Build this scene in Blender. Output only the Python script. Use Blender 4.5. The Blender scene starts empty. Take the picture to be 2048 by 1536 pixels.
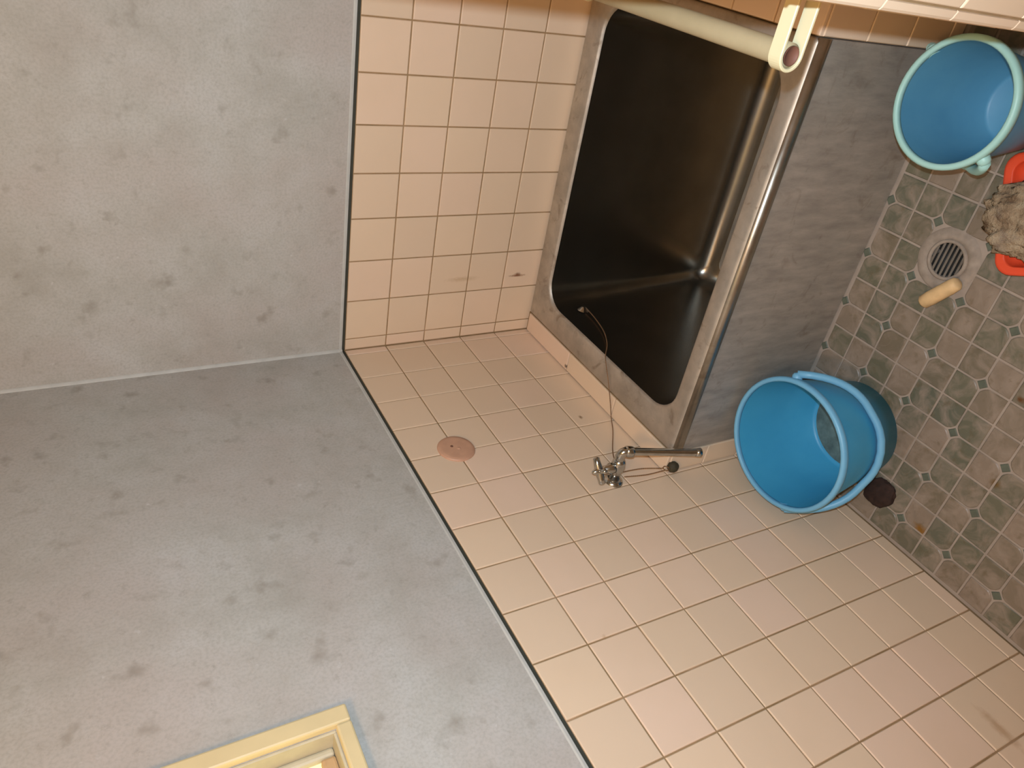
import bpy, bmesh, math, random
from mathutils import Vector, Matrix, noise

random.seed(7)
S = bpy.context.scene
COL = S.collection

# ------------------------------------------------------------------ camera
CAM = Vector((0.9645667, -1.46563393, 1.3412749))
IR = Vector((0.16188312, -0.46466765, -0.87056179))     # image right
ID = Vector((-0.82432693, -0.5486431, 0.13955596))      # image down
FW = Vector((-0.54247486, 0.69503577, -0.47185412))     # viewing direction
cd = bpy.data.cameras.new('camera')
cd.sensor_fit = 'HORIZONTAL'
cd.sensor_width = 36.0
cd.lens = 36.0 * 1499.03 / 2048.0
cd.clip_start = 0.02
cam = bpy.data.objects.new('camera', cd)
COL.objects.link(cam)
m3 = Matrix((IR, -ID, -FW)).transposed()
cam.matrix_world = Matrix.Translation(CAM) @ m3.to_4x4()
S.camera = cam

# ------------------------------------------------------------------ world, lamps, exposure
w = bpy.data.worlds.new('world')
S.world = w
w.use_nodes = True
w.node_tree.nodes['Background'].inputs[0].default_value = (0.02, 0.02, 0.022, 1)
w.node_tree.nodes['Background'].inputs[1].default_value = 1.0

def lamp(name, kind, loc, power, col, size):
    l = bpy.data.lights.new(name, kind)
    l.energy = power
    l.color = col
    l.shadow_soft_size = size
    o = bpy.data.objects.new(name, l)
    COL.objects.link(o)
    o.location = loc
    return o

FLASH = CAM - ID * 0.047
fl = lamp('camera_flash', 'SPOT', FLASH, 46.5, (0.665, 0.84, 1.0), 0.006)
fl.rotation_euler = FW.to_track_quat('-Z', 'Y').to_euler()     # a flash tube's wide beam along the lens axis
fl.data.spot_size = math.radians(128)
fl.data.spot_blend = 0.9
lamp('ceiling_lamp', 'POINT', (0.78, -1.66, 1.95), 21.5, (1.0, 0.58, 0.27), 0.11)

S.view_settings.view_transform = 'Standard'
S.view_settings.look = 'None'
S.view_settings.gamma = 1.0
S.view_settings.use_curve_mapping = False
S.view_settings.exposure = 0.28

# ------------------------------------------------------------------ helpers
def lin(r, g, b):
    def f(c):
        c /= 255.0
        return c / 12.92 if c <= 0.04045 else ((c + 0.055) / 1.055) ** 2.4
    return (f(r), f(g), f(b), 1.0)

class NT:
    def __init__(self, name, rough=0.5, metal=0.0, spec=0.5):
        self.m = bpy.data.materials.new(name)
        self.m.use_nodes = True
        self.t = self.m.node_tree
        self.b = self.t.nodes['Principled BSDF']
        self.b.inputs['Roughness'].default_value = rough
        self.b.inputs['Metallic'].default_value = metal
        self.b.inputs['Specular IOR Level'].default_value = spec
        self.geo = None
    def n(self, kind, **kw):
        x = self.t.nodes.new(kind)
        for k, v in kw.items():
            setattr(x, k, v)
        return x
    def link(self, a, b):
        self.t.links.new(a, b)
    def pos(self):
        if self.geo is None:
            self.geo = self.n('ShaderNodeNewGeometry')
        return self.geo.outputs['Position']
    def noise(self, scale, detail=4, rough=0.55, vec=None, dist=0.0, stretch=None):
        x = self.n('ShaderNodeTexNoise')
        x.inputs['Scale'].default_value = scale
        x.inputs['Detail'].default_value = detail
        x.inputs['Roughness'].default_value = rough
        x.inputs['Distortion'].default_value = dist
        v = vec or self.pos()
        if stretch:
            mp = self.n('ShaderNodeMapping')
            mp.inputs['Scale'].default_value = stretch
            self.link(v, mp.inputs['Vector'])
            v = mp.outputs['Vector']
        self.link(v, x.inputs['Vector'])
        return x.outputs['Fac']
    def ramp(self, fac, stops):
        r = self.n('ShaderNodeValToRGB')
        e = r.color_ramp.elements
        while len(e) < len(stops):
            e.new(0.5)
        for i, (p, c) in enumerate(stops):
            e[i].position = p
            e[i].color = c
        self.link(fac, r.inputs['Fac'])
        return r.outputs['Color']
    def mix(self, fac, a, b, blend='MIX'):
        x = self.n('ShaderNodeMix', data_type='RGBA', blend_type=blend)
        if isinstance(fac, (int, float)):
            x.inputs['Factor'].default_value = fac
        else:
            self.link(fac, x.inputs['Factor'])
        for s, v in (('A', a), ('B', b)):
            i = [k for k in x.inputs if k.name == s and k.type == 'RGBA'][0]
            if isinstance(v, tuple):
                i.default_value = v
            else:
                self.link(v, i)
        return [k for k in x.outputs if k.type == 'RGBA'][0]
    def spot(self, c, r, wob=0.35, soft=0.5):
        """0..1 mask of a stain with its own place and size"""
        v = self.n('ShaderNodeVectorMath', operation='SUBTRACT')
        self.link(self.pos(), v.inputs[0])
        v.inputs[1].default_value = c
        d = self.n('ShaderNodeVectorMath', operation='DIVIDE')
        self.link(v.outputs[0], d.inputs[0])
        d.inputs[1].default_value = r
        l = self.n('ShaderNodeVectorMath', operation='LENGTH')
        self.link(d.outputs[0], l.inputs[0])
        nz = self.noise(1.2 / max(min(r), 0.004), 2)
        a = self.n('ShaderNodeMath', operation='MULTIPLY_ADD')
        self.link(nz, a.inputs[0])
        a.inputs[1].default_value = wob * 2
        self.link(l.outputs['Value'], a.inputs[2])
        mr = self.n('ShaderNodeMapRange')
        mr.inputs['From Min'].default_value = 1.0 + wob
        mr.inputs['From Max'].default_value = 1.0 + wob - soft
        self.link(a.outputs[0], mr.inputs['Value'])
        return mr.outputs['Result']
    def bump(self, h, strength=0.2, dist=0.002):
        x = self.n('ShaderNodeBump')
        x.inputs['Strength'].default_value = strength
        x.inputs['Distance'].default_value = dist
        self.link(h, x.inputs['Height'])
        self.link(x.outputs['Normal'], self.b.inputs['Normal'])
    def base(self, c):
        if isinstance(c, tuple):
            self.b.inputs['Base Color'].default_value = c
        else:
            self.link(c, self.b.inputs['Base Color'])
        return self
    def rough(self, fac, lo, hi):
        mr = self.n('ShaderNodeMapRange')
        mr.inputs['To Min'].default_value = lo
        mr.inputs['To Max'].default_value = hi
        self.link(fac, mr.inputs['Value'])
        self.link(mr.outputs['Result'], self.b.inputs['Roughness'])
    def objrand(self):
        o = self.n('ShaderNodeObjectInfo')
        return o.outputs['Random']

def simple(name, rgb, rough=0.5, metal=0.0, var=0.12, scale=40, spec=0.5):
    k = NT(name, rough, metal, spec)
    c = lin(*rgb)
    d = tuple(x * (1 - var) for x in c[:3]) + (1,)
    e = tuple(min(1, x * (1 + var)) for x in c[:3]) + (1,)
    k.base(k.ramp(k.noise(scale), [(0.3, d), (0.7, e)]))
    return k.m

# ------------------------------------------------------------------ materials
def mat_tile():
    k = NT('peach_tile', 0.32, 0, 0.4)
    r = k.objrand()
    c = k.ramp(r, [(0.0, lin(222, 198, 171)), (0.5, lin(228, 203, 174)), (1.0, lin(231, 203, 179))])
    c = k.mix(k.ramp(k.noise(7, 3), [(0.35, (0, 0, 0, 1)), (0.7, (0.35, 0.35, 0.35, 1))]), c, lin(220, 194, 164))
    # rust streak and spots that sit on particular tiles
    for cc, rr, col in (((0.012, -0.209, 0.338), (0.007, 0.008, 0.012), (58, 38, 20)),
                        ((0.163, 0.0, 0.395), (0.0042, 0.02, 0.030), (128, 78, 42)),
                        ((0.166, 0.0, 0.395), (0.007, 0.02, 0.011), (110, 60, 30)),
                        ((0.165, 0.0, 0.55), (0.008, 0.02, 0.05), (186, 152, 112)),
                        ((0.0, -0.392, 0.409), (0.02, 0.008, 0.006), (126, 92, 56)),
                        ((0.0, -1.30, 0.19), (0.02, 0.05, 0.012), (170, 128, 84)),
                        ((0.0, -0.92, 0.70), (0.02, 0.006, 0.005), (190, 150, 110))):
        s = k.spot(cc, rr, 0.45, 0.8)
        mm = k.n('ShaderNodeMath', operation='MULTIPLY')
        k.link(s, mm.inputs[0])
        mm.inputs[1].default_value = 0.85 if col[0] < 140 else 0.5
        c = k.mix(mm.outputs[0], c, lin(*col))
    k.base(c)
    k.rough(k.noise(25, 3), 0.26, 0.42)
    k.bump(k.noise(30, 2), 0.08, 0.002)
    return k.m

def mat_grout():
    k = NT('olive_grout', 0.85, 0, 0.2)
    k.base(k.ramp(k.noise(14, 5), [(0.3, lin(138, 114, 80)), (0.55, lin(160, 132, 98)), (0.75, lin(180, 150, 122))]))
    return k.m

def mat_gray():
    k = NT('grey_wall_panel', 0.6, 0, 0.3)
    c = k.ramp(k.noise(6.5, 8, 0.7), [(0.30, lin(168, 165, 156)), (0.5, lin(182, 180, 173)), (0.72, lin(192, 191, 187))])
    c = k.mix(k.ramp(k.noise(3.1, 3), [(0.44, (0, 0, 0, 1)), (0.66, (0.55, 0.55, 0.55, 1))]), c, lin(180, 168, 160))
    # mould blooms and specks
    sp = k.ramp(k.noise(21, 3, 0.5), [(0.60, (0, 0, 0, 1)), (0.80, (0.62, 0.62, 0.62, 1))])
    c = k.mix(sp, c, lin(122, 112, 96))
    sp2 = k.ramp(k.noise(48, 6, 0.78), [(0.56, (0, 0, 0, 1)), (0.78, (0.6, 0.6, 0.6, 1))])
    c = k.mix(sp2, c, lin(134, 127, 115))
    sp3 = k.ramp(k.noise(64, 2, 0.5), [(0.70, (0, 0, 0, 1)), (0.8, (0.45, 0.45, 0.45, 1))])
    c = k.mix(sp3, c, lin(212, 212, 209))
    sp4 = k.ramp(k.noise(210, 2, 0.5), [(0.42, (0, 0, 0, 1)), (0.7, (0.34, 0.34, 0.34, 1))])
    c = k.mix(sp4, c, lin(152, 147, 138))
    k.base(c)
    k.bump(k.noise(60, 4), 0.12, 0.003)
    return k.m

def mat_steel(name, base, rough, stain, aniso=(1, 1, 1), metal=1.0):
    k = NT(name, rough, metal)
    n = k.noise(16, 6, 0.65, stretch=aniso)
    c = k.ramp(n, [(0.3, tuple(x * 0.72 for x in base[:3]) + (1,)), (0.6, base), (0.8, tuple(min(1, x * 1.2) for x in base[:3]) + (1,))])
    s = k.ramp(k.noise(22, 4, 0.6, dist=1.0), [(0.58, (0, 0, 0, 1)), (0.72, (stain,) * 3 + (1,))])
    c = k.mix(s, c, lin(112, 88, 58))
    k.base(c)
    k.rough(k.noise(30, 5, 0.7, stretch=aniso), rough - 0.08, rough + 0.14)
    k.bump(k.noise(90, 3, stretch=aniso), 0.06, 0.001)
    return k.m

def mat_mosaic(name, seed_shift=0.0):
    k = NT(name, 0.42, 0, 0.45)
    r = k.objrand()
    a = k.ramp(r, [(0.0, lin(104, 101, 82)), (0.3, lin(95, 96, 80)), (0.6, lin(112, 102, 84)), (1.0, lin(134, 119, 103))])
    f = k.ramp(k.noise(26, 4, 0.6, dist=0.8), [(0.40, (0, 0, 0, 1)), (0.68, (0.85, 0.85, 0.85, 1))])
    c = k.mix(f, a, lin(150, 135, 120))
    f2 = k.ramp(k.noise(45, 3), [(0.58, (0, 0, 0, 1)), (0.72, (0.5, 0.5, 0.5, 1))])
    c = k.mix(f2, c, lin(96, 82, 55))
    for cc, rr, col in (((0.395, -1.0, 0), (0.007, 0.008, 0.02), (96, 58, 20)),
                        ((0.068, -0.975, 0), (0.012, 0.018, 0.02), (128, 88, 26)),
                        ((0.24, -1.04, 0), (0.010, 0.012, 0.02), (104, 78, 38))):
        c = k.mix(k.spot(cc, rr, 0.5, 0.8), c, lin(*col))
    k.base(c)
    k.bump(k.noise(50, 3), 0.25, 0.002)
    return k.m

def mat_plastic(name, rgb, rgb2, rough=0.38):
    k = NT(name, rough, 0, 0.45)
    k.base(k.ramp(k.noise(9, 5, 0.6), [(0.3, lin(*rgb)), (0.7, lin(*rgb2))]))
    k.rough(k.noise(40, 3), rough - 0.06, rough + 0.1)
    return k.m

M = {}
M['tile'] = mat_tile()
M['grout'] = mat_grout()
M['gray'] = mat_gray()
M['gap'] = simple('dark_joint', (58, 58, 48), 0.8)
M['caulk'] = simple('pale_caulk', (186, 186, 180), 0.55, var=0.08, scale=30)
M['steel'] = mat_steel('stained_steel', (0.54, 0.49, 0.42, 1), 0.50, 0.45, (1, 1, 1), 0.75)
M['steel_in'] = simple('dull_steel_inside', (156, 152, 143), 0.27, 1.0, var=0.08, scale=14)
M['steel_ap'] = mat_steel('brushed_steel_front', (0.47, 0.42, 0.36, 1), 0.48, 0.3, (3.0, 1, 0.7), 0.45)
M['mosaic'] = mat_mosaic('floor_mosaic')
M['mgrout'] = simple('floor_grout', (156, 143, 130), 0.85, var=0.14, scale=18)
M['cement'] = simple('cement', (152, 139, 125), 0.85, var=0.18, scale=60)
M['chrome'] = simple('worn_chrome', (190, 192, 190), 0.18, 1.0, var=0.15, scale=60)
M['blue'] = mat_plastic('blue_plastic', (60, 152, 194), (70, 162, 202), 0.4)
M['blue_rim'] = mat_plastic('pale_blue_plastic', (104, 168, 206), (118, 180, 212), 0.4)
M['dblue'] = mat_plastic('dusty_blue_plastic', (82, 144, 178), (94, 156, 186), 0.45)
M['aqua'] = mat_plastic('pale_turquoise_plastic', (156, 204, 198), (168, 212, 204), 0.42)
M['violet'] = mat_plastic('greyish_blue_plastic', (78, 92, 128), (94, 106, 142), 0.45)
M['film'] = simple('limescale_film', (92, 112, 108), 0.6, var=0.35, scale=50)
M['red'] = mat_plastic('orange_red_plastic', (222, 74, 42), (232, 86, 52), 0.4)
M['wood'] = simple('pale_wood', (218, 184, 134), 0.6, var=0.1, scale=60)
M['cream'] = mat_plastic('cream_plastic', (196, 184, 146), (206, 194, 156), 0.4)
M['cream_dull'] = mat_plastic('dulled_cream_plastic', (150, 136, 104), (166, 150, 118), 0.45)
M['steel_roll'] = mat_steel('worn_steel_edge', (0.50, 0.46, 0.39, 1), 0.34, 0.4)
M['brownend'] = simple('brown_core', (104, 66, 50), 0.7)
M['yellow'] = simple('yellow_cream_paint', (214, 194, 148), 0.45, var=0.06, scale=12)
M['beige_frame'] = simple('grey_beige_frame', (188, 178, 152), 0.5, var=0.08)
M['brownrail'] = simple('brown_rail', (186, 152, 110), 0.55, var=0.1)
M['salmon'] = simple('salmon_plastic', (196, 152, 124), 0.45, var=0.06, scale=50)
M['rubber'] = simple('dark_olive_rubber', (58, 52, 34), 0.75, var=0.3, scale=120)
M['rust'] = simple('rusty_chain', (136, 104, 74), 0.55, 0.5, var=0.2, scale=90)
M['lump'] = simple('dark_brown_clump', (46, 28, 20), 0.85, var=0.35, scale=90)

def mat_rag():
    k = NT('matted_fibre', 0.95, 0, 0.1)
    c = k.ramp(k.noise(40, 6, 0.7), [(0.3, lin(112, 92, 72)), (0.5, lin(164, 144, 118)), (0.7, lin(190, 174, 148))])
    c = k.mix(k.ramp(k.noise(24, 3), [(0.55, (0, 0, 0, 1)), (0.7, (0.7, 0.7, 0.7, 1))]), c, lin(124, 110, 100))
    k.base(c)
    k.bump(k.noise(160, 4, 0.7), 0.9, 0.006)
    return k.m
M['rag'] = mat_rag()

def mat_pane():
    k = NT('lit_frosted_glass', 0.5)
    k.base(k.ramp(k.noise(70, 3), [(0.3, lin(206, 206, 150)), (0.7, lin(222, 220, 166))]))
    k.b.inputs['Emission Color'].default_value = (1.0, 0.86, 0.36, 1)
    k.b.inputs['Emission Strength'].default_value = 0.55
    k.bump(k.noise(200, 2), 0.3, 0.002)
    return k.m
M['pane'] = mat_pane()

# ------------------------------------------------------------------ object helpers
def add(name, verts, faces, mat, parent=None, smooth=False, label=None, cat=None, group=None, kind=None):
    me = bpy.data.meshes.new(name)
    me.from_pydata([tuple(v) for v in verts], [], faces)
    me.validate()
    bm = bmesh.new()
    bm.from_mesh(me)
    bmesh.ops.recalc_face_normals(bm, faces=bm.faces)
    bm.to_mesh(me)
    bm.free()
    return link(name, me, mat, parent, smooth, label, cat, group, kind)

def link(name, me, mat, parent=None, smooth=False, label=None, cat=None, group=None, kind=None):
    o = bpy.data.objects.new(name, me)
    COL.objects.link(o)
    if mat is not None and not me.materials:
        me.materials.append(mat)
    if smooth:
        me.polygons.foreach_set('use_smooth', [True] * len(me.polygons))
    tag(o, label, cat, group, kind)
    if parent:
        o.parent = parent
    return o

def tag(o, label=None, cat=None, group=None, kind=None):
    if label: o['label'] = label
    if cat: o['category'] = cat
    if group: o['group'] = group
    if kind: o['kind'] = kind
    return o

def empty(name, loc, label, cat, group=None):
    o = bpy.data.objects.new(name, None)
    COL.objects.link(o)
    o.empty_display_size = 0.05
    o.location = loc
    return tag(o, label, cat, group)

def boxes(bl):
    V, F = [], []
    for (x0, x1, y0, y1, z0, z1) in bl:
        b = len(V)
        V += [(x, y, z) for z in (z0, z1) for y in (y0, y1) for x in (x0, x1)]
        F += [(b, b + 2, b + 3, b + 1), (b + 4, b + 5, b + 7, b + 6), (b, b + 1, b + 5, b + 4),
              (b + 2, b + 6, b + 7, b + 3), (b, b + 4, b + 6, b + 2), (b + 1, b + 3, b + 7, b + 5)]
    return V, F

def bevel(o, w, seg=2):
    md = o.modifiers.new('bevel', 'BEVEL')
    md.width = w
    md.segments = seg
    md.limit_method = 'ANGLE'
    return o

def lathe(profile, n=48, closed=False):
    """profile [(r,z)] -> verts, faces about the z axis"""
    V, F = [], []
    rings = []
    for r, z in profile:
        if r < 1e-6:
            rings.append([len(V)])
            V.append((0, 0, z))
        else:
            rings.append(list(range(len(V), len(V) + n)))
            V += [(r * math.cos(2 * math.pi * i / n), r * math.sin(2 * math.pi * i / n), z) for i in range(n)]
    pairs = list(zip(rings, rings[1:]))
    if closed:
        pairs.append((rings[-1], rings[0]))
    for a, b in pairs:
        for i in range(n):
            j = (i + 1) % n
            if len(a) == 1 and len(b) == 1:
                continue
            if len(a) == 1:
                F.append((a[0], b[j], b[i]))
            elif len(b) == 1:
                F.append((a[i], a[j], b[0]))
            else:
                F.append((a[i], a[j], b[j], b[i]))
    return V, F

def xform(V, mtx):
    return [tuple(mtx @ Vector(v)) for v in V]

def frame_to(p, d):
    d = Vector(d).normalized()
    return Matrix.Translation(Vector(p)) @ d.to_track_quat('Z', 'Y').to_matrix().to_4x4()

def catmull(pts, n=8):
    P = [Vector(p) for p in pts]
    P = [P[0] * 2 - P[1]] + P + [P[-1] * 2 - P[-2]]
    out = []
    for i in range(1, len(P) - 2):
        for k in range(n):
            t = k / n
            a, b, c, d = P[i - 1], P[i], P[i + 1], P[i + 2]
            out.append(0.5 * ((2 * b) + (c - a) * t + (2 * a - 5 * b + 4 * c - d) * t * t + (3 * b - a - 3 * c + d) * t ** 3))
    out.append(P[-2])
    return out

def tube(path, rad, n=12, caps=True, flat=None):
    """sweep; rad a number or list; flat=(axis vector, factor) squashes"""
    P = [Vector(p) for p in path]
    V, F = [], []
    up = None
    for i, p in enumerate(P):
        t = (P[min(i + 1, len(P) - 1)] - P[max(i - 1, 0)]).normalized()
        if up is None:
            up = t.orthogonal().normalized()
        up = (up - t * up.dot(t)).normalized()
        s = t.cross(up)
        r = rad[i] if isinstance(rad, (list, tuple)) else rad
        for k in range(n):
            a = 2 * math.pi * k / n
            V.append(tuple(p + up * (r * math.cos(a)) + s * (r * math.sin(a))))
    for i in range(len(P) - 1):
        for k in range(n):
            j = (k + 1) % n
            F.append((i * n + k, i * n + j, (i + 1) * n + j, (i + 1) * n + k))
    if caps:
        F.append(tuple(range(n - 1, -1, -1)))
        F.append(tuple(range((len(P) - 1) * n, len(P) * n)))
    return V, F

def ribbon(path, normals, side, width, thick):
    """a strap of given width along vector side"""
    V, F = [], []
    side = Vector(side).normalized()
    for p, nn in zip(path, normals):
        p, nn = Vector(p), Vector(nn)
        for a, b in ((0, 0), (1, 0), (1, 1), (0, 1)):
            V.append(tuple(p + side * (a * width) + nn * (b * thick)))
    k = len(path)
    for i in range(k - 1):
        for q in range(4):
            j = (q + 1) % 4
            F.append((i * 4 + q, i * 4 + j, (i + 1) * 4 + j, (i + 1) * 4 + q))
    F.append((3, 2, 1, 0))
    F.append(tuple((k - 1) * 4 + q for q in range(4)))
    return V, F

# ------------------------------------------------------------------ tile laying
TILE_ME = {}
GAP = 0.0026
def tile_mesh(wd, ht, t=0.006, bv=0.0016):
    key = (round(wd, 4), round(ht, 4))
    if key not in TILE_ME:
        V = []
        for i, zz in ((0.0, 0.0), (0.0, t - bv), (bv * 0.35, t - bv * 0.35), (bv, t)):
            V += [(i, i, zz), (wd - i, i, zz), (wd - i, ht - i, zz), (i, ht - i, zz)]
        F = [(3, 2, 1, 0), (12, 13, 14, 15)]
        for r in range(3):
            for k in range(4):
                j = (k + 1) % 4
                F.append((r * 4 + k, r * 4 + j, r * 4 + 4 + j, r * 4 + 4 + k))
        me = bpy.data.meshes.new('tile')
        me.from_pydata(V, [], F)
        me.materials.append(M['tile'])
        TILE_ME[key] = me
    return TILE_ME[key]

def lay(parent, org, u, v, us, vs, out, depth=0.006, name='tile'):
    """tiles between the joint positions us x vs on a plane; face lies in the plane"""
    org, u, v = Vector(org), Vector(u), Vector(v)
    if u.cross(v).dot(Vector(out)) < 0:        # run the other way so that the glazed side faces the room
        org = org + u * us[-1]
        us = [us[-1] - a for a in us[::-1]]
        u = -u
    nrm = u.cross(v)
    rot = Matrix((u, v, nrm)).transposed().to_4x4()
    for a0, a1 in zip(us, us[1:]):
        for b0, b1 in zip(vs, vs[1:]):
            wd, ht = a1 - a0 - GAP, b1 - b0 - GAP
            if wd < 0.004 or ht < 0.004:
                continue
            o = bpy.data.objects.new(name, tile_mesh(wd, ht))
            COL.objects.link(o)
            p = org + u * (a0 + GAP / 2) + v * (b0 + GAP / 2) - nrm * depth
            tw = Matrix.Rotation(random.uniform(-0.004, 0.004), 4, 'X') @ Matrix.Rotation(random.uniform(-0.004, 0.004), 4, 'Y')
            o.matrix_world = Matrix.Translation(p) @ rot @ tw
            o.parent = parent

ROWS = [0.0, 0.0335] + [0.0335 + 0.1 * i for i in range(1, 8)] + [0.836]
TOP = 0.836          # top of the tiling
TUBZ = 0.340         # rim height
XR = 0.9305           # right wall
YC = -1.0            # where the right wall turns outward
YF = -2.25           # wall behind the camera
XE = 1.95
CE = 2.15            # ceiling
G = 0.0022           # joint depth

def structure(name, bl, mat):
    V, F = boxes(bl)
    return add(name, V, F, mat, kind='structure')

# back wall (behind the tub)
wall_back = structure('wall_back', [(-0.1, XR + 0.1, 0.0, 0.1, TOP + 0.007, CE)], M['gray'])
V, F = boxes([(-0.1, XR + 0.1, G, 0.1, -0.3, TOP)])
add('grout_bed', V, F, M['grout'], wall_back)
lay(wall_back, (0, 0, 0), (1, 0, 0), (0, 0, 1),
    [0.0, 0.0296] + [0.0296 + 0.1 * i for i in range(1, 10)] + [XR], [0.300] + ROWS[5:], (0, -1, 0))

# left wall, with the window opening
WY0, WY1, WZ0, WZ1 = -0.912, -1.58, 1.138, 1.80
wall_left = structure('wall_left', [(-0.1, 0, WY0, 0.0, TOP + 0.007, CE), (-0.1, 0, YF, WY1, TOP + 0.007, CE),
                                    (-0.1, 0, WY1, WY0, TOP + 0.007, WZ0), (-0.1, 0, WY1, WY0, WZ1, CE)], M['gray'])
V, F = boxes([(-0.1, -G, YF, G, -0.06, TOP)])
add('grout_bed', V, F, M['grout'], wall_left)
lay(wall_left, (0, 0, 0), (0, -1, 0), (0, 0, 1),
    [0.0, 0.0219] + [0.0219 + 0.1 * i for i in range(1, 23)] + [-YF], ROWS, (1, 0, 0))

# right wall beside the tub, not seen from the photograph's place
wall_right = structure('wall_right', [(XR, XR + 0.1, YC, 0.0, TOP + 0.007, CE)], M['gray'])
V, F = boxes([(XR + G, XR + 0.1, YC + 0.004, 0.0, -0.06, TOP)])
add('grout_bed', V, F, M['grout'], wall_right)
lay(wall_right, (XR, YC, 0), (0, 1, 0), (0, 0, 1), [0.012] + [0.1 * i for i in range(1, 10)] + [0.996], ROWS, (-1, 0, 0))

# angled wall that comes forward from the corner
e = Vector((0.928, -0.3725, 0)).normalized()
nE = Vector((0, 0, 1)).cross(e)
if nE.y > 0:
    nE = -nE
LE = (XE - XR) / e.x
def quadbox(p, d, n_in, length, thick, z0, z1):
    p, d, n_in = Vector(p), Vector(d), Vector(n_in)
    a = [p, p + d * length, p + d * length + n_in * thick, p + n_in * thick]
    V = [(q.x, q.y, z) for z in (z0, z1) for q in a]
    F = [(3, 2, 1, 0), (4, 5, 6, 7)] + [(i, (i + 1) % 4, (i + 1) % 4 + 4, i + 4) for i in range(4)]
    return V, F
P0 = Vector((XR, YC, 0))
V, F = quadbox(P0, e, -nE, LE, 0.02, TOP + 0.007, CE)
wall_angled = add('wall_front_right', V, F, M['gray'], kind='structure')
V, F = quadbox(P0 + e * 0.003 - nE * G, e, -nE, LE, 0.018, -0.06, TOP)
add('grout_bed', V, F, M['grout'], wall_angled)
# rounded edge pieces on the outward corner, then the field tiles
for z0, z1 in zip(ROWS, ROWS[1:]):
    if z1 - z0 < 0.005:
        continue
    pts = [P0 + e * 0.0105, P0 + e * 0.004, P0 + e * 0.0012 - nE * 0.0012, P0 - nE * 0.004, P0 - nE * 0.009, P0 + e * 0.0105 - nE * 0.009]
    k = len(pts)
    V = [(q.x, q.y, z) for z in (z0 + GAP / 2, z1 - GAP / 2) for q in pts]
    F = [tuple(range(k - 1, -1, -1)), tuple(range(k, 2 * k))] + [(i, (i + 1) % k, (i + 1) % k + k, i + k) for i in range(k)]
    add('edge_tile', V, F, M['tile'], wall_angled)
lay(wall_angled, P0, e, (0, 0, 1), [0.0115] + [0.1115 + 0.1 * i for i in range(0, 9)], ROWS, nE)

# walls behind the camera, ceiling
structure('wall_front', [(-0.1, XE + 0.1, YF - 0.1, YF, -0.06, CE)], M['gray'])
structure('wall_far_right', [(XE, XE + 0.1, YF, -1.38, -0.06, CE)], M['gray'])
structure('ceiling', [(-0.1, XE + 0.1, YF - 0.1, 0.1, CE, CE + 0.1)], simple('ceiling_paint', (190, 184, 170), 0.7))

# joint between tiling and panel, pale bead over it, caulk in the corner
structure('trim_1', [(0.0, XR, 0.002, 0.02, TOP, TOP + 0.007)], M['gap'])
structure('trim_2', [(-0.02, -0.002, YF, 0.002, TOP, TOP + 0.007)], M['gap'])
def bead(name, a, b, offs):
    pts = [Vector(q) for q in offs]
    k = len(pts)
    V = [tuple(Vector(s) + q) for s in (a, b) for q in pts]
    F = [tuple(range(k - 1, -1, -1)), tuple(range(k, 2 * k))] + [(i, (i + 1) % k, (i + 1) % k + k, i + k) for i in range(k)]
    return add(name, V, F, M['caulk'], kind='structure')
zb = TOP + 0.007
bead('trim_3', (0.004, 0, zb), (XR, 0, zb), [(0, 0.001, 0), (0, -0.0015, 0.001), (0, -0.0015, 0.005), (0, 0.001, 0.009)])
bead('trim_4', (0, -0.004, zb), (0, YF, zb), [(-0.001, 0, 0), (0.0015, 0, 0.001), (0.0015, 0, 0.005), (-0.001, 0, 0.009)])
bead('trim_5', (0, 0, zb), (0, 0, CE), [(-0.001, 0.001, 0), (0.006, 0.001, 0), (0.0045, -0.002, 0), (0.002, -0.0045, 0), (-0.001, -0.006, 0)])

# ------------------------------------------------------------------ floor of mosaic tiles
FY = -0.612
DC = (0.5464, -0.7743)      # drain
HB = 0.034
floor = structure('floor', [(0, DC[0] - HB, YF, FY, -0.05, -0.002), (DC[0] + HB, XE, YF, FY, -0.05, -0.002),
                            (DC[0] - HB, DC[0] + HB, YF, DC[1] - HB, -0.05, -0.002),
                            (DC[0] - HB, DC[0] + HB, DC[1] + HB, FY, -0.05, -0.002)], M['mgrout'])
CX, CY, PX, PY = 0.0595, -0.7255, 0.1078, 0.1042
def mosaic_poly(sx, sy):
    """a tile in the quadrant (sx,sy) of a diamond, outline ccw, with the corner by the diamond cut round"""
    g = 0.0019
    hx, hy = PX / 2 - g, PY / 2 - g
    c = 0.0128
    pts = [(hx, g), (hx, hy), (g, hy), (g, c + 0.003), (0.0030, c), (0.0058, 0.0088), (0.0088, 0.0058), (c, 0.0030), (c + 0.003, g)]
    pts = [(sx * a, sy * b) for a, b in pts]
    return pts if sx * sy > 0 else pts[::-1]
def prism(pts, zt=0.0, bv=0.0014, zb=-0.006):
    k = len(pts)
    cx = sum(p[0] for p in pts) / k
    cy = sum(p[1] for p in pts) / k
    def sh(s, z):
        out = []
        for a, b in pts:
            d = math.hypot(a - cx, b - cy)
            f = 1 - s / d
            out.append((cx + (a - cx) * f, cy + (b - cy) * f, z))
        return out
    V = sh(0, zb) + sh(0, zt - bv) + sh(bv * 1.4, zt)
    F = [tuple(range(2 * k, 3 * k))]
    for r in range(2):
        for i in range(k):
            j = (i + 1) % k
            F.append((r * k + i, r * k + j, r * k + k + j, r * k + k + i))
    return V, F
MOS = {}
for q in ((1, 1), (-1, 1), (-1, -1), (1, -1)):
    V, F = prism(mosaic_poly(*q))
    me = bpy.data.meshes.new('mosaic_tile')
    me.from_pydata(V, [], F)
    me.materials.append(M['mosaic'])
    MOS[q] = (me, V, F)
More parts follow.
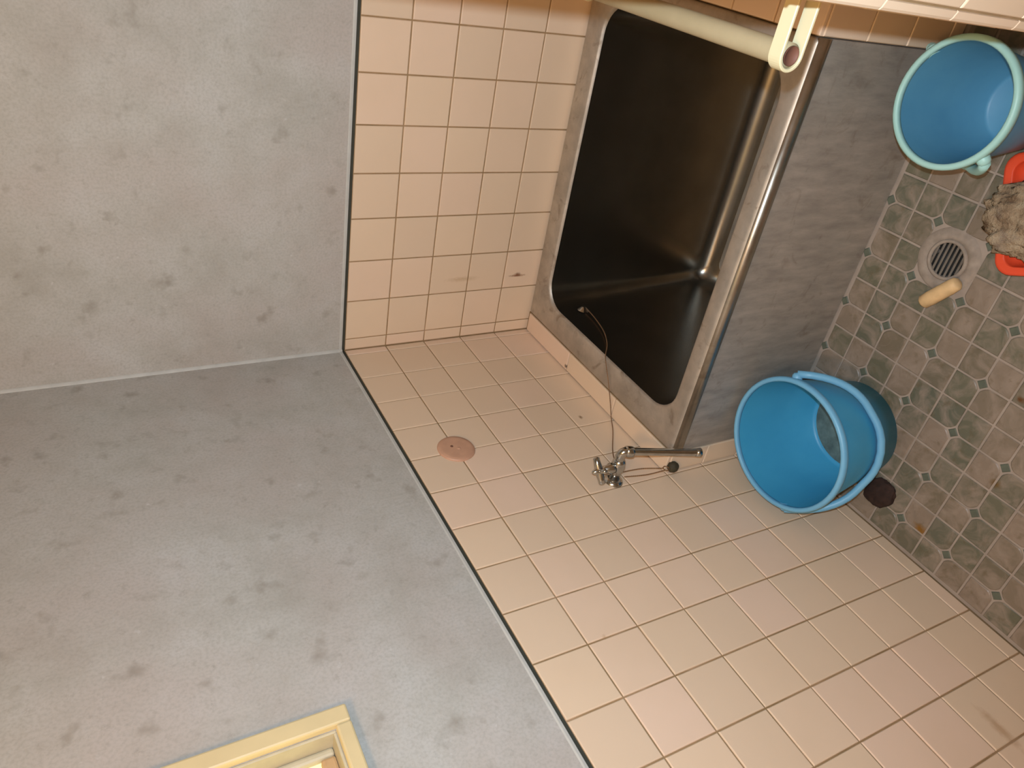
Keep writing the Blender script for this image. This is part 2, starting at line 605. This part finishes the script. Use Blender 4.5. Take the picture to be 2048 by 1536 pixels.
V, F = prism([(0.0102, 0), (0, 0.0102), (-0.0102, 0), (0, -0.0102)])
me = bpy.data.meshes.new('diamond_tile')
me.from_pydata(V, [], F)
me.materials.append(simple('dark_green_glaze', (92, 98, 84), 0.5, var=0.2, scale=50))
MOS['d'] = (me, V, F)
SV, SF = [], []
ntile = 0
for j in range(-1, 16):
    for i in range(-1, 20):
        x, y = CX + i * PX, CY - j * PY
        for key in ((1, 1), (-1, 1), (-1, -1), (1, -1), 'd'):
            if key == 'd':
                tx, ty, h = x, y, 0.0095
            else:
                tx, ty, h = x + key[0] * PX / 4, y + key[1] * PY / 4, PX / 4 - 0.002
            if ty + h * 0.55 > FY or tx - h * 0.5 < 0.0 or ty - h < YF or tx + h > XE:
                continue
            if abs(tx - DC[0]) < HB + h and abs(ty - DC[1]) < HB + h:
                continue
            me, V, F = MOS[key]
            if x < 0.95 and y > -1.34:
                o = bpy.data.objects.new(me.name, me)
                COL.objects.link(o)
                o.matrix_world = Matrix.Translation((x, y, random.uniform(-0.0005, 0.0003))) @ Matrix.Rotation(random.uniform(-0.01, 0.01), 4, 'Z')
                o.parent = floor
                ntile += 1
            else:
                b = len(SV)
                SV += [(a + x, c + y, d) for a, c, d in V]
                SF += [tuple(f + b for f in ff) for ff in F]
add('far_mosaic', SV, SF, M['mosaic'], floor, kind='stuff')

# drain
dr = empty('floor_drain', (DC[0], DC[1], 0), 'round floor drain with a metal grate set in a cement collar', 'drain')
V, F = lathe([(0.035, -0.004), (0.036, 0.001), (0.044, 0.0026), (0.054, 0.0018), (0.059, -0.003)], 40)
V = [(a * (1 + 0.05 * noise.noise(Vector((a * 40, b * 40, 0)))), b * (1 + 0.05 * noise.noise(Vector((a * 40, b * 40, 5)))), c) for a, b, c in V]
add('collar', V, F, M['cement'], dr, True)
V, F = lathe([(0.0, -0.03), (0.034, -0.03), (0.035, -0.004), (0.0352, 0.0)], 40)
add('pit', V, F, simple('drain_dark', (40, 38, 32), 0.7), dr, True)
V, F = lathe([(0.0305, -0.001), (0.0305, 0.0035), (0.0335, 0.0045), (0.0365, 0.0030), (0.037, -0.001)], 40)
add('rim', V, F, M['cement'], dr, True)
gm = mat_steel('dull_grate', (0.36, 0.35, 0.33, 1), 0.45, 0.4)
for k in range(-3, 4):
    y = k * 0.0085
    L = math.sqrt(0.031 ** 2 - y * y)
    V, F = boxes([(-L, L, y - 0.0022, y + 0.0022, -0.001, 0.0022)])
    bevel(add('bar', V, F, gm, dr), 0.0008, 1)

# ------------------------------------------------------------------ bathtub
TX0, TX1, TY0, TY1 = 0.054, 0.858, -0.617, -0.004
tub = empty('bathtub', (0.456, -0.31, 0), 'stained stainless steel bathtub with a rounded rectangular basin', 'bathtub')
tub.location = (0, 0, 0)
def rrect(x0, x1, y0, y1, r, z, n=8):
    out = []
    for cx, cy, a0 in ((x1 - r, y1 - r, 0), (x0 + r, y1 - r, 90), (x0 + r, y0 + r, 180), (x1 - r, y0 + r, 270)):
        for i in range(n + 1):
            a = math.radians(a0 + 90 * i / n)
            out.append((cx + r * math.cos(a), cy + r * math.sin(a), z))
    return out
BX0, BX1, BY0, BY1 = 0.119, 0.812, -0.575, -0.064      # basin opening
FZ = -0.168
def loft(loops, cap_last=True):
    V, F = [], []
    n = len(loops[0])
    for l in loops:
        V += l
    for r in range(len(loops) - 1):
        for i in range(n):
            j = (i + 1) % n
            F.append((r * n + i, r * n + j, (r + 1) * n + j, (r + 1) * n + i))
    if cap_last:
        F.append(tuple(range((len(loops) - 1) * n, len(loops) * n)))
    return V, F
# rim plate
loops = [rrect(TX0, TX1, TY0, TY1, 0.006, TUBZ - 0.030),
         rrect(TX0, TX1, TY0, TY1, 0.006, TUBZ - 0.010),
         rrect(TX0 + 0.001, TX1 - 0.001, TY0 + 0.0012, TY1 - 0.001, 0.006, TUBZ - 0.0055),
         rrect(TX0 + 0.0035, TX1 - 0.0035, TY0 + 0.0042, TY1 - 0.003, 0.006, TUBZ - 0.0018),
         rrect(TX0 + 0.008, TX1 - 0.008, TY0 + 0.010, TY1 - 0.007, 0.008, TUBZ),
         rrect(BX0 - 0.006, BX1 + 0.006, BY0 - 0.006, BY1 + 0.006, 0.066, TUBZ - 0.0015),
         rrect(BX0 - 0.002, BX1 + 0.002, BY0 - 0.002, BY1 + 0.002, 0.063, TUBZ - 0.004),
         rrect(BX0, BX1, BY0, BY1, 0.062, TUBZ - 0.009)]
V, F = loft(loops, False)
add('rim', V, F, M['steel'], tub, True)
# basin
loops = [rrect(BX0, BX1, BY0, BY1, 0.062, TUBZ - 0.009)]
for t in (0.25, 0.5, 0.75, 1.0):
    q = 0.020 * t
    loops.append(rrect(BX0 + q * 1.6, BX1 - q * 1.6, BY0 + q, BY1 - q * 0.6, 0.060 - 0.026 * min(1, t * 1.6), TUBZ - 0.009 + (FZ + 0.045 - TUBZ + 0.009) * t))
for i in range(1, 7):
    a = math.radians(15 * i)
    d = 0.020 + 0.045 * (1 - math.cos(a))
    z = FZ + 0.045 - 0.045 * math.sin(a)
    loops.append(rrect(BX0 + d + 0.012, BX1 - d - 0.012, BY0 + d, BY1 - d + 0.008, 0.034 - 0.012 * (1 - math.cos(a)), z))
V, F = loft(loops, False)
add('basin', V, F, M['steel_in'], tub, True)
add('basin_floor', loops[-1], [tuple(range(len(loops[-1])))], mat_steel('filmed_steel_floor', (0.40, 0.37, 0.32, 1), 0.45, 0.3, (1, 1, 1), 0.5), tub)
# front panel, with a shallow step below the rolled edge
V, F = boxes([(TX0, TX1, TY0 + 0.001, TY0 + 0.010, 0.0, TUBZ - 0.026)])
bevel(add('front_panel', V, F, M['steel_ap'], tub), 0.002)
prof = [(TY0 + 0.004, TUBZ - 0.026), (TY0 - 0.0045, TUBZ - 0.024), (TY0 - 0.0065, TUBZ - 0.016), (TY0 - 0.0050, TUBZ - 0.008), (TY0 + 0.0005, TUBZ - 0.0032), (TY0 + 0.006, TUBZ - 0.0035)]
k = len(prof)
V = [(x, a, b) for x in (TX0, TX1) for a, b in prof]
F = [tuple(range(k)), tuple(range(2 * k - 1, k - 1, -1))] + [(i, (i + 1) % k, (i + 1) % k + k, i + k) for i in range(k)]
add('rolled_edge', V, F, M['steel_roll'], tub, True)
# chain anchor on the inside of the end
V, F = lathe([(0.0, 0.010), (0.006, 0.009), (0.009, 0.005), (0.014, 0.002), (0.016, 0.0)], 24)
V = xform(V, frame_to((BX0 + 0.005, -0.134, 0.268), (1, 0, 0)))
add('chain_anchor', V, F, M['chrome'], tub, True)

# tiled ledges at both ends of the tub
def ledge(name, x0, x1, seg, label):
    o = empty(name, (0, 0, 0), None, None)
    tag(o, kind='structure')
    V, F = boxes([(x0, x1, TY0 + 0.006, -0.001, -0.05, TUBZ - 0.004)])
    add('core', V, F, M['grout'], o)
    lay(o, (x0, TY0, TUBZ), (1, 0, 0), (0, 1, 0), [0, x1 - x0], seg, (0, 0, 1))
    lay(o, (x0, TY0, 0), (1, 0, 0), (0, 0, 1), [0, x1 - x0], ROWS[:5] + [TUBZ], (0, -1, 0))
    return o
ledge('trim_6', 0.0015, TX0 - 0.001, [0.001, 0.205, 0.405, 0.609], '')
ledge('trim_7', TX1 + 0.001, XR - 0.0005, [0.001, 0.1, 0.2, 0.3, 0.4, 0.5, 0.609], '')

# ------------------------------------------------------------------ window
win = empty('window_1', (0, 0, 0), 'cream painted window with frosted lit glass', None)
tag(win, kind='structure')
CW = 0.026
ya, yb, za, zc = WY0 + CW, WY1 - CW, WZ0 - 0.021, WZ1 + 0.02
def bar(name, bx, mat, bw=0.003):
    V, F = boxes([bx])
    return bevel(add(name, V, F, mat, win), bw)
bar('casing', (-0.001, 0.013, WY0, ya, za, zc), M['yellow'])
bar('casing', (-0.001, 0.013, yb, WY1, za, zc), M['yellow'])
bar('casing', (-0.001, 0.013, WY1, WY0, za, WZ0), M['yellow'])
bar('casing', (-0.001, 0.013, WY1, WY0, WZ1, zc), M['yellow'])
t = 0.004
bar('jamb', (-0.075, 0.0, WY0 - t, WY0, WZ0, WZ1), M['beige_frame'], 0.001)
bar('jamb', (-0.075, 0.0, WY1, WY1 + t, WZ0, WZ1), M['beige_frame'], 0.001)
bar('sill', (-0.075, 0.0, WY1 + t, WY0 - t, WZ0, WZ0 + t), M['beige_frame'], 0.001)
bar('head', (-0.075, 0.0, WY1 + t, WY0 - t, WZ1 - t, WZ1), M['beige_frame'], 0.001)
sy0, sy1, sz0, sz1 = WY0 - t, WY1 + t, WZ0 + t, WZ1 - t
bar('sash_stile', (-0.055, -0.030, sy0 - 0.012, sy0, sz0, sz1), M['beige_frame'], 0.004)
bar('sash_stile', (-0.055, -0.030, sy1, sy1 + 0.012, sz0, sz1), M['beige_frame'], 0.004)
bar('sash_rail', (-0.055, -0.030, sy1 + 0.012, sy0 - 0.012, sz0, sz0 + 0.020), M['brownrail'], 0.004)
bar('sash_rail', (-0.055, -0.030, sy1 + 0.012, sy0 - 0.012, sz1 - 0.020, sz1), M['brownrail'], 0.004)
bar('pane', (-0.046, -0.040, sy1 + 0.010, sy0 - 0.010, sz0 + 0.018, sz1 - 0.018), M['pane'], 0.0005)

# ------------------------------------------------------------------ buckets
def bucket(name, c, h, rt, rb, body, rim, inner, label, piv, drop, lean, film=None, far=-1):
    o = empty(name, (c[0], c[1], 0.0), label, 'bucket', 'blue plastic buckets on the bathroom floor')
    t = 0.0028
    prof = [(0.0, 0.004), (rb * 0.86, 0.004), (rb * 0.90, 0.0005), (rb, 0.0015), (rb + (rt - 0.006 - rb) * 0.5, h * 0.5), (rt - 0.006, h - 0.012), (rt - 0.006, h - 0.004)]
    prof += [(rt - 0.006 - t, h - 0.004), (rt - 0.006 - t, h - 0.012), (rb + (rt - 0.006 - rb) * 0.5 - t, h * 0.5), (rb - t, 0.012), (rb - t - 0.006, 0.0075), (0.0, 0.0075)]
    V, F = lathe(prof, 56)
    add('body', V, F, body, o, True)
    V, F = lathe([(rt - 0.0092, h - 0.010), (rt - 0.0092, h - 0.002), (rt - 0.007, h), (rt - 0.003, h), (rt, h - 0.003), (rt, h - 0.012), (rt - 0.002, h - 0.014), (rt - 0.005, h - 0.012)], 56, True)
    add('rim', V, F, rim, o, True)
    if film:
        V, F = lathe([(0.0, 0.0095), (rb - 0.022, 0.0095), (rb - 0.012, 0.0085)], 40)
        add('residue', V, F, film, o, True)
    # ears and bail; the bail hangs down on the side towards the camera
    a = math.radians(piv)
    ax = Vector((math.cos(a), math.sin(a), 0))
    dn = Vector((ax.y, -ax.x, 0))
    if dn.y * far < 0:
        dn = -dn
    zp = h - 0.018
    for s in (1, -1):
        p = ax * (s * (rt - 0.004))
        V, F = lathe([(0.0, 0.013), (0.006, 0.012), (0.009, 0.008), (0.010, 0.0), (0.010, -0.006)], 16)
        V = xform(V, frame_to(p + Vector((0, 0, zp)), ax * s))
        add('ear', V, F, rim, o, True)
    pts = []
    R1 = rt + 0.006
    n = 28
    for i in range(n + 1):
        t_ = math.pi * i / n
        u = math.cos(t_)
        s_ = math.sin(t_)
        p = ax * (R1 * (1 - 0.02 * s_) * (abs(u) ** 0.85) * (1 if u >= 0 else -1)) + (dn * math.sin(lean) - Vector((0, 0, 1)) * math.cos(lean)) * (drop * s_ ** 0.8)
        pts.append(p + Vector((0, 0, zp)))
    # push out so that it clears the body
    q = []
    for p in pts:
        rr = math.hypot(p.x, p.y)
        zz = p.z
        need = rb + (rt - 0.006 - rb) * zz / h + 0.009
        if rr < need:
            f = need / max(rr, 1e-4)
            p = Vector((p.x * f, p.y * f, p.z))
        q.append(p)
    V, F = tube(q, 0.0074, 10)
    add('handle', V, F, rim, o, True)
    return o
bucket('bucket', (0.160, -0.762), 0.207, 0.1345, 0.098, M['blue'], M['blue_rim'], None,
       'larger blue bucket with its handle hanging down, beside the tap end of the tub', 20, 0.152, math.radians(44), M['film'])
bucket('bucket', (0.811, -0.774), 0.203, 0.0945, 0.0625, M['dblue'], M['aqua'], None,
       'smaller blue bucket with a pale turquoise rim, near the red tray', 52, 0.100, math.radians(40), None, 1)

# ------------------------------------------------------------------ red tray with rag
A = Vector((0.745, -0.796, 0))
B = Vector((0.569, -0.872, 0))
wv = (B - A).normalized()
dv = Vector((-wv.y, wv.x, 0))
if dv.y > 0:
    dv = -dv
TW, TD, TH = (B - A).length, 0.26, 0.032
tray = empty('tray', (0, 0, 0), 'orange-red plastic tray on the mosaic floor under a matted fibre rag', 'tray')
def tl(u, v, z):
    p = A + wv * u + dv * v
    return (p.x, p.y, z)
def tray_loop(ins, r, z, n=6):
    out = []
    for cx, cy, a0 in ((TW - ins - r, TD - ins - r, 0), (ins + r, TD - ins - r, 90), (ins + r, ins + r, 180), (TW - ins - r, ins + r, 270)):
        for i in range(n + 1):
            a = math.radians(a0 + 90 * i / n)
            out.append(tl(cx + r * math.cos(a), cy + r * math.sin(a), z))
    return out
V, F = loft([tray_loop(0.0195, 0.012, 0.0006), tray_loop(0.017, 0.014, 0.002), tray_loop(0.010, 0.02, TH - 0.003), tray_loop(0.0095, 0.02, TH),
             tray_loop(0.0125, 0.018, TH), tray_loop(0.013, 0.018, TH - 0.004), tray_loop(0.0195, 0.012, 0.005)], True)
F.append(tuple(range(27, -1, -1)))
add('body', V, F, M['red'], tray, True)
V, F = loft([tray_loop(0.011, 0.02, TH - 0.0025), tray_loop(0.0, 0.026, TH - 0.003), tray_loop(-0.001, 0.026, TH - 0.0015), tray_loop(0.0, 0.026, TH + 0.001), tray_loop(0.004, 0.024, TH + 0.002), tray_loop(0.0125, 0.018, TH + 0.001)], False)
add('flange', V, F, M['red'], tray, True)

def lump(name, center, ru, rv, rz, mat, label, cat, amp, freq, parent=None, u=Vector((1, 0, 0)), v=Vector((0, 1, 0)), seg=72, rings=40, z0=0.0, seed=0.0, power=1.0):
    V, F = [], []
    for j in range(rings + 1):
        ph = math.pi * j / rings
        for i in range(seg):
            th = 2 * math.pi * i / seg
            d = Vector((math.cos(th) * math.sin(ph), math.sin(th) * math.sin(ph), math.cos(ph)))
            f = 1 + amp * noise.fractal(d * freq + Vector((seed, 0, 0)), 0.8, 2.0, 5)
            sq = lambda c: math.copysign(abs(c) ** power, c)
            p = Vector(center) + u * (sq(d.x) * ru * f) + v * (sq(d.y) * rv * f) + Vector((0, 0, d.z * rz * f))
            p.z = max(p.z, z0)
            V.append(tuple(p))
    for j in range(rings):
        for i in range(seg):
            k = (i + 1) % seg
            F.append((j * seg + i, j * seg + k, (j + 1) * seg + k, (j + 1) * seg + i))
    return add(name, V, F, mat, parent, True, label, cat)
rc = A + wv * (TW * 0.55) + dv * 0.126
lump('rag', (rc.x, rc.y, TH + 0.012), 0.062, 0.142, 0.022, M['rag'], 'matted beige and grey fibre rag heaped over the red tray', 'rag', 0.2, 2.6, None, wv, dv, 110, 60, TH + 0.0026, 3.0, 0.8)

# ------------------------------------------------------------------ small things on the floor
a, b = Vector((0.4627, -0.7763, 0.0138)), Vector((0.5257, -0.8198, 0.0175))
V, F = lathe([(0.0, 0.0), (0.0095, 0.0005), (0.0125, 0.004), (0.0135, 0.02), (0.0132, 0.058), (0.0122, 0.073), (0.009, 0.0765), (0.0, 0.077)], 28)
V = xform(V, frame_to(a, b - a))
add('wooden_peg', V, F, M['wood'], None, True, 'short pale wooden peg lying against the floor drain', 'peg')
lump('brown_clump', (0.078, -0.876, 0.004), 0.030, 0.034, 0.011, M['lump'], 'dark brown clump on the floor beside the larger blue bucket', 'clump', 0.16, 1.8, None, Vector((0.7, 0.7, 0)), Vector((-0.7, 0.7, 0)), 48, 24, 0.0004, 8.0)

# ------------------------------------------------------------------ towel bar on the right wall
bar_o = empty('towel_bar', (0, 0, 0), 'cream plastic towel bar held by U-shaped brackets over the tub end', 'towel bar')
BC = Vector((0.8793, -0.9325, 0.74))
br = 0.0112
V, F = tube([BC + Vector((0, 0.003, 0)), BC + Vector((0, 0.02, 0)), BC + Vector((0, 0.35, 0)), BC + Vector((0, 0.362, 0))], br, 28, True)
tube_o = add('tube', V, F, M['cream_dull'], bar_o, True)
V, F = lathe([(0.0, 0.0), (br * 0.80, 0.0), (br * 0.80, 0.002)], 24)
V = xform(V, frame_to(BC + Vector((0, 0.0025, 0)), (0, -1, 0)))
add('end_core', V, F, M['brownend'], tube_o, True)
for y0 in (0.0, 0.35):
    path, nor = [], []
    R = br + 0.0002
    path.append(Vector((XR, BC.y + y0, BC.z + R))); nor.append(Vector((0, 0, 1)))
    for i in range(0, 19):
        a = math.radians(90 + 10 * i)
        nor.append(Vector((math.cos(a), 0, math.sin(a))))
        path.append(Vector((BC.x, BC.y + y0, BC.z)) + nor[-1] * R)
    path.append(Vector((XR, BC.y + y0, BC.z - R))); nor.append(Vector((0, 0, -1)))
    V, F = ribbon(path, nor, (0, 1, 0), 0.0165, 0.0034)
    bevel(add('bracket', V, F, M['cream'], bar_o), 0.0008, 1)

# ------------------------------------------------------------------ round cover on the left wall
cov = empty('wall_cover', (0, -0.415, 0.733), 'round salmon plastic cover plate on the peach tiled wall', 'cover plate')
V, F = lathe([(0.0, 0.0045), (0.030, 0.0048), (0.0375, 0.004), (0.0395, 0.0015), (0.0395, -0.001)], 40)
V = xform(V, Matrix.Rotation(math.radians(90), 4, 'Y'))
plate_o = add('plate', V, F, M['salmon'], cov, True)
for dy, dz, r, m in ((0.006, 0.008, 0.0032, 'brownend'), (-0.004, -0.004, 0.0042, 'cream')):
    V, F = lathe([(0.0, 0.0016), (r * 0.7, 0.0012), (r, 0.0)], 14)
    V = xform(V, Matrix.Translation((0.0045, dy, dz)) @ Matrix.Rotation(math.radians(90), 4, 'Y'))
    add('screw', V, F, M['salmon'] if m == 'cream' else M[m], plate_o, True)

# ------------------------------------------------------------------ faucet
fa = empty('faucet', (0, -0.602, 0.462), 'worn chrome wall faucet with a long swivel spout above the tub ledge', 'faucet')
def rel(V):
    return [tuple(Vector(v) - Vector((0, -0.602, 0.462))) for v in V]
Ry = Matrix.Rotation(math.radians(90), 4, 'Y')
def turned(name, prof, p, d, n=24):
    V, F = lathe(prof, n)
    V = rel(xform(V, frame_to(p, d)))
    return add(name, V, F, M['chrome'], fa, True)
O = Vector((0, -0.602, 0.462))
turned('flange', [(0.0, 0.008), (0.012, 0.0075), (0.018, 0.005), (0.0205, 0.0), (0.0205, -0.0005)], O, (1, 0, 0))
turned('body', [(0.0, 0.0), (0.011, 0.0), (0.0105, 0.018), (0.0135, 0.024), (0.0150, 0.034), (0.0135, 0.046), (0.0105, 0.052), (0.0, 0.054)], O + Vector((0.006, 0, 0)), (1, 0, 0))
turned('stem', [(0.0, 0.0), (0.0115, 0.0), (0.0115, 0.010), (0.0085, 0.014), (0.0085, 0.024), (0.005, 0.026), (0.005, 0.034)], O + Vector((0.038, 0, 0.010)), (0, 0, 1))
hc = O + Vector((0.038, 0, 0.046))
hd = Vector((0.80, 0.60, 0.10)).normalized()
V, F = tube([hc - hd * 0.0285, hc - hd * 0.0265, hc - hd * 0.016, hc, hc + hd * 0.016, hc + hd * 0.0265, hc + hd * 0.0285], [0.003, 0.0066, 0.0072, 0.0092, 0.0072, 0.0066, 0.003], 14)
handle_o = add('handle', rel(V), F, M['chrome'], fa, True)
hp = Vector((-hd.y, hd.x, 0))
V, F = tube([hc - hp * 0.024, hc - hp * 0.022, hc - hp * 0.012, hc], [0.002, 0.005, 0.0055, 0.006], 14)
add('handle_arm', rel(V), F, M['chrome'], handle_o, True)
turned('handle_cap', [(0.0, 0.013), (0.003, 0.012), (0.006, 0.007), (0.0085, 0.0), (0.0085, -0.004)], hc + Vector((0, 0, 0.004)), (0, 0, 1)).parent = handle_o
# outlet elbow, nut and spout
s0 = O + Vector((0.055, 0, 0.0))
s1 = Vector((0.080, -0.6075, 0.4545))
s2 = Vector((0.080, -0.6566, 0.3015))
V, F = tube(catmull([s0, s0 + Vector((0.012, -0.001, 0.004)), s0 + Vector((0.022, -0.003, 0.001)), s1], 6), 0.0098, 16)
add('elbow', rel(V), F, M['chrome'], fa, True)
sd = (s2 - s1).normalized()
turned('nut', [(0.0, -0.004), (0.0112, -0.004), (0.0125, 0.0), (0.0125, 0.009), (0.0105, 0.013), (0.0, 0.013)], s1, sd, 6)
V, F = tube(catmull([s1 + sd * 0.004, s1 + sd * 0.03, s1 + sd * 0.08, s2 - sd * 0.02, s2 + Vector((0.002, 0.001, 0))], 5), 0.0080, 18, False)
add('spout', rel(V), F, M['chrome'], fa, True)
turned('spout_tip', [(0.0062, -0.012), (0.0085, -0.012), (0.0088, 0.0), (0.0066, 0.0005), (0.0062, -0.012)], s2, sd)

# ------------------------------------------------------------------ chains and plug
def chain_mesh(path, step, r, wire):
    V, F = [], []
    acc = 0.0
    ico = bmesh.new()
    bmesh.ops.create_icosphere(ico, subdivisions=1, radius=r)
    iv = [v.co.copy() for v in ico.verts]
    fc = [tuple(v.index for v in f.verts) for f in ico.faces]
    ico.free()
    for p, q in zip(path, path[1:]):
        L = (q - p).length
        s = step - acc
        while s <= L:
            c = p + (q - p) * (s / L)
            b = len(V)
            V += [tuple(c + k) for k in iv]
            F += [tuple(b + k for k in ff) for ff in fc]
            s += step
        acc = L - (s - step)
    tv, tf = tube(path, wire, 6)
    b = len(V)
    return V + tv, F + [tuple(b + k for k in ff) for ff in tf]
pc = catmull([(0.028, -0.585, 0.452), (0.006, -0.525, 0.412), (0.0035, -0.46, 0.366), (0.005, -0.42, 0.3435), (0.03, -0.405, 0.3425), (0.075, -0.378, 0.3425),
              (0.112, -0.352, 0.3425), (0.123, -0.336, 0.336), (0.1265, -0.30, 0.308), (0.129, -0.25, 0.284), (0.130, -0.19, 0.270), (0.132, -0.142, 0.266)], 8)
V, F = chain_mesh(pc, 0.0042, 0.0016, 0.0009)
add('bath_chain', V, F, M['rust'], None, True, 'thin rusty ball chain running from the faucet over the tub rim', 'chain')
plug = empty('rubber_plug', (0.020, -0.622, 0.326), 'small dark rubber plug hanging on a looped chain under the faucet', 'plug')
V, F = lathe([(0.0, -0.012), (0.007, -0.0105), (0.0115, -0.004), (0.0125, 0.002), (0.0105, 0.008), (0.005, 0.0115), (0.0, 0.012)], 24)
add('stopper', V, F, M['rubber'], plug, True)
po = Vector((0.020, -0.622, 0.326))
ring = [Vector((0, 0.0065 * math.sin(i * math.pi / 8), 0.0185 + 0.0065 * math.cos(i * math.pi / 8))) for i in range(17)]
V, F = tube(ring, 0.0011, 6)
add('ring', V, F, M['rust'], plug, True)
for dy, sx in ((0.006, 0.010), (-0.008, 0.008)):
    c0 = Vector((0.016, -0.605 + dy, 0.4470)) - po
    cp = catmull([c0, c0 * 0.5 + Vector((0.001, dy * 0.9, 0.012)), Vector((0, dy * 0.5, 0.026))], 10)
    V, F = chain_mesh(cp, 0.0042, 0.0015, 0.0008)
    add('chain', V, F, M['rust'], plug, True)
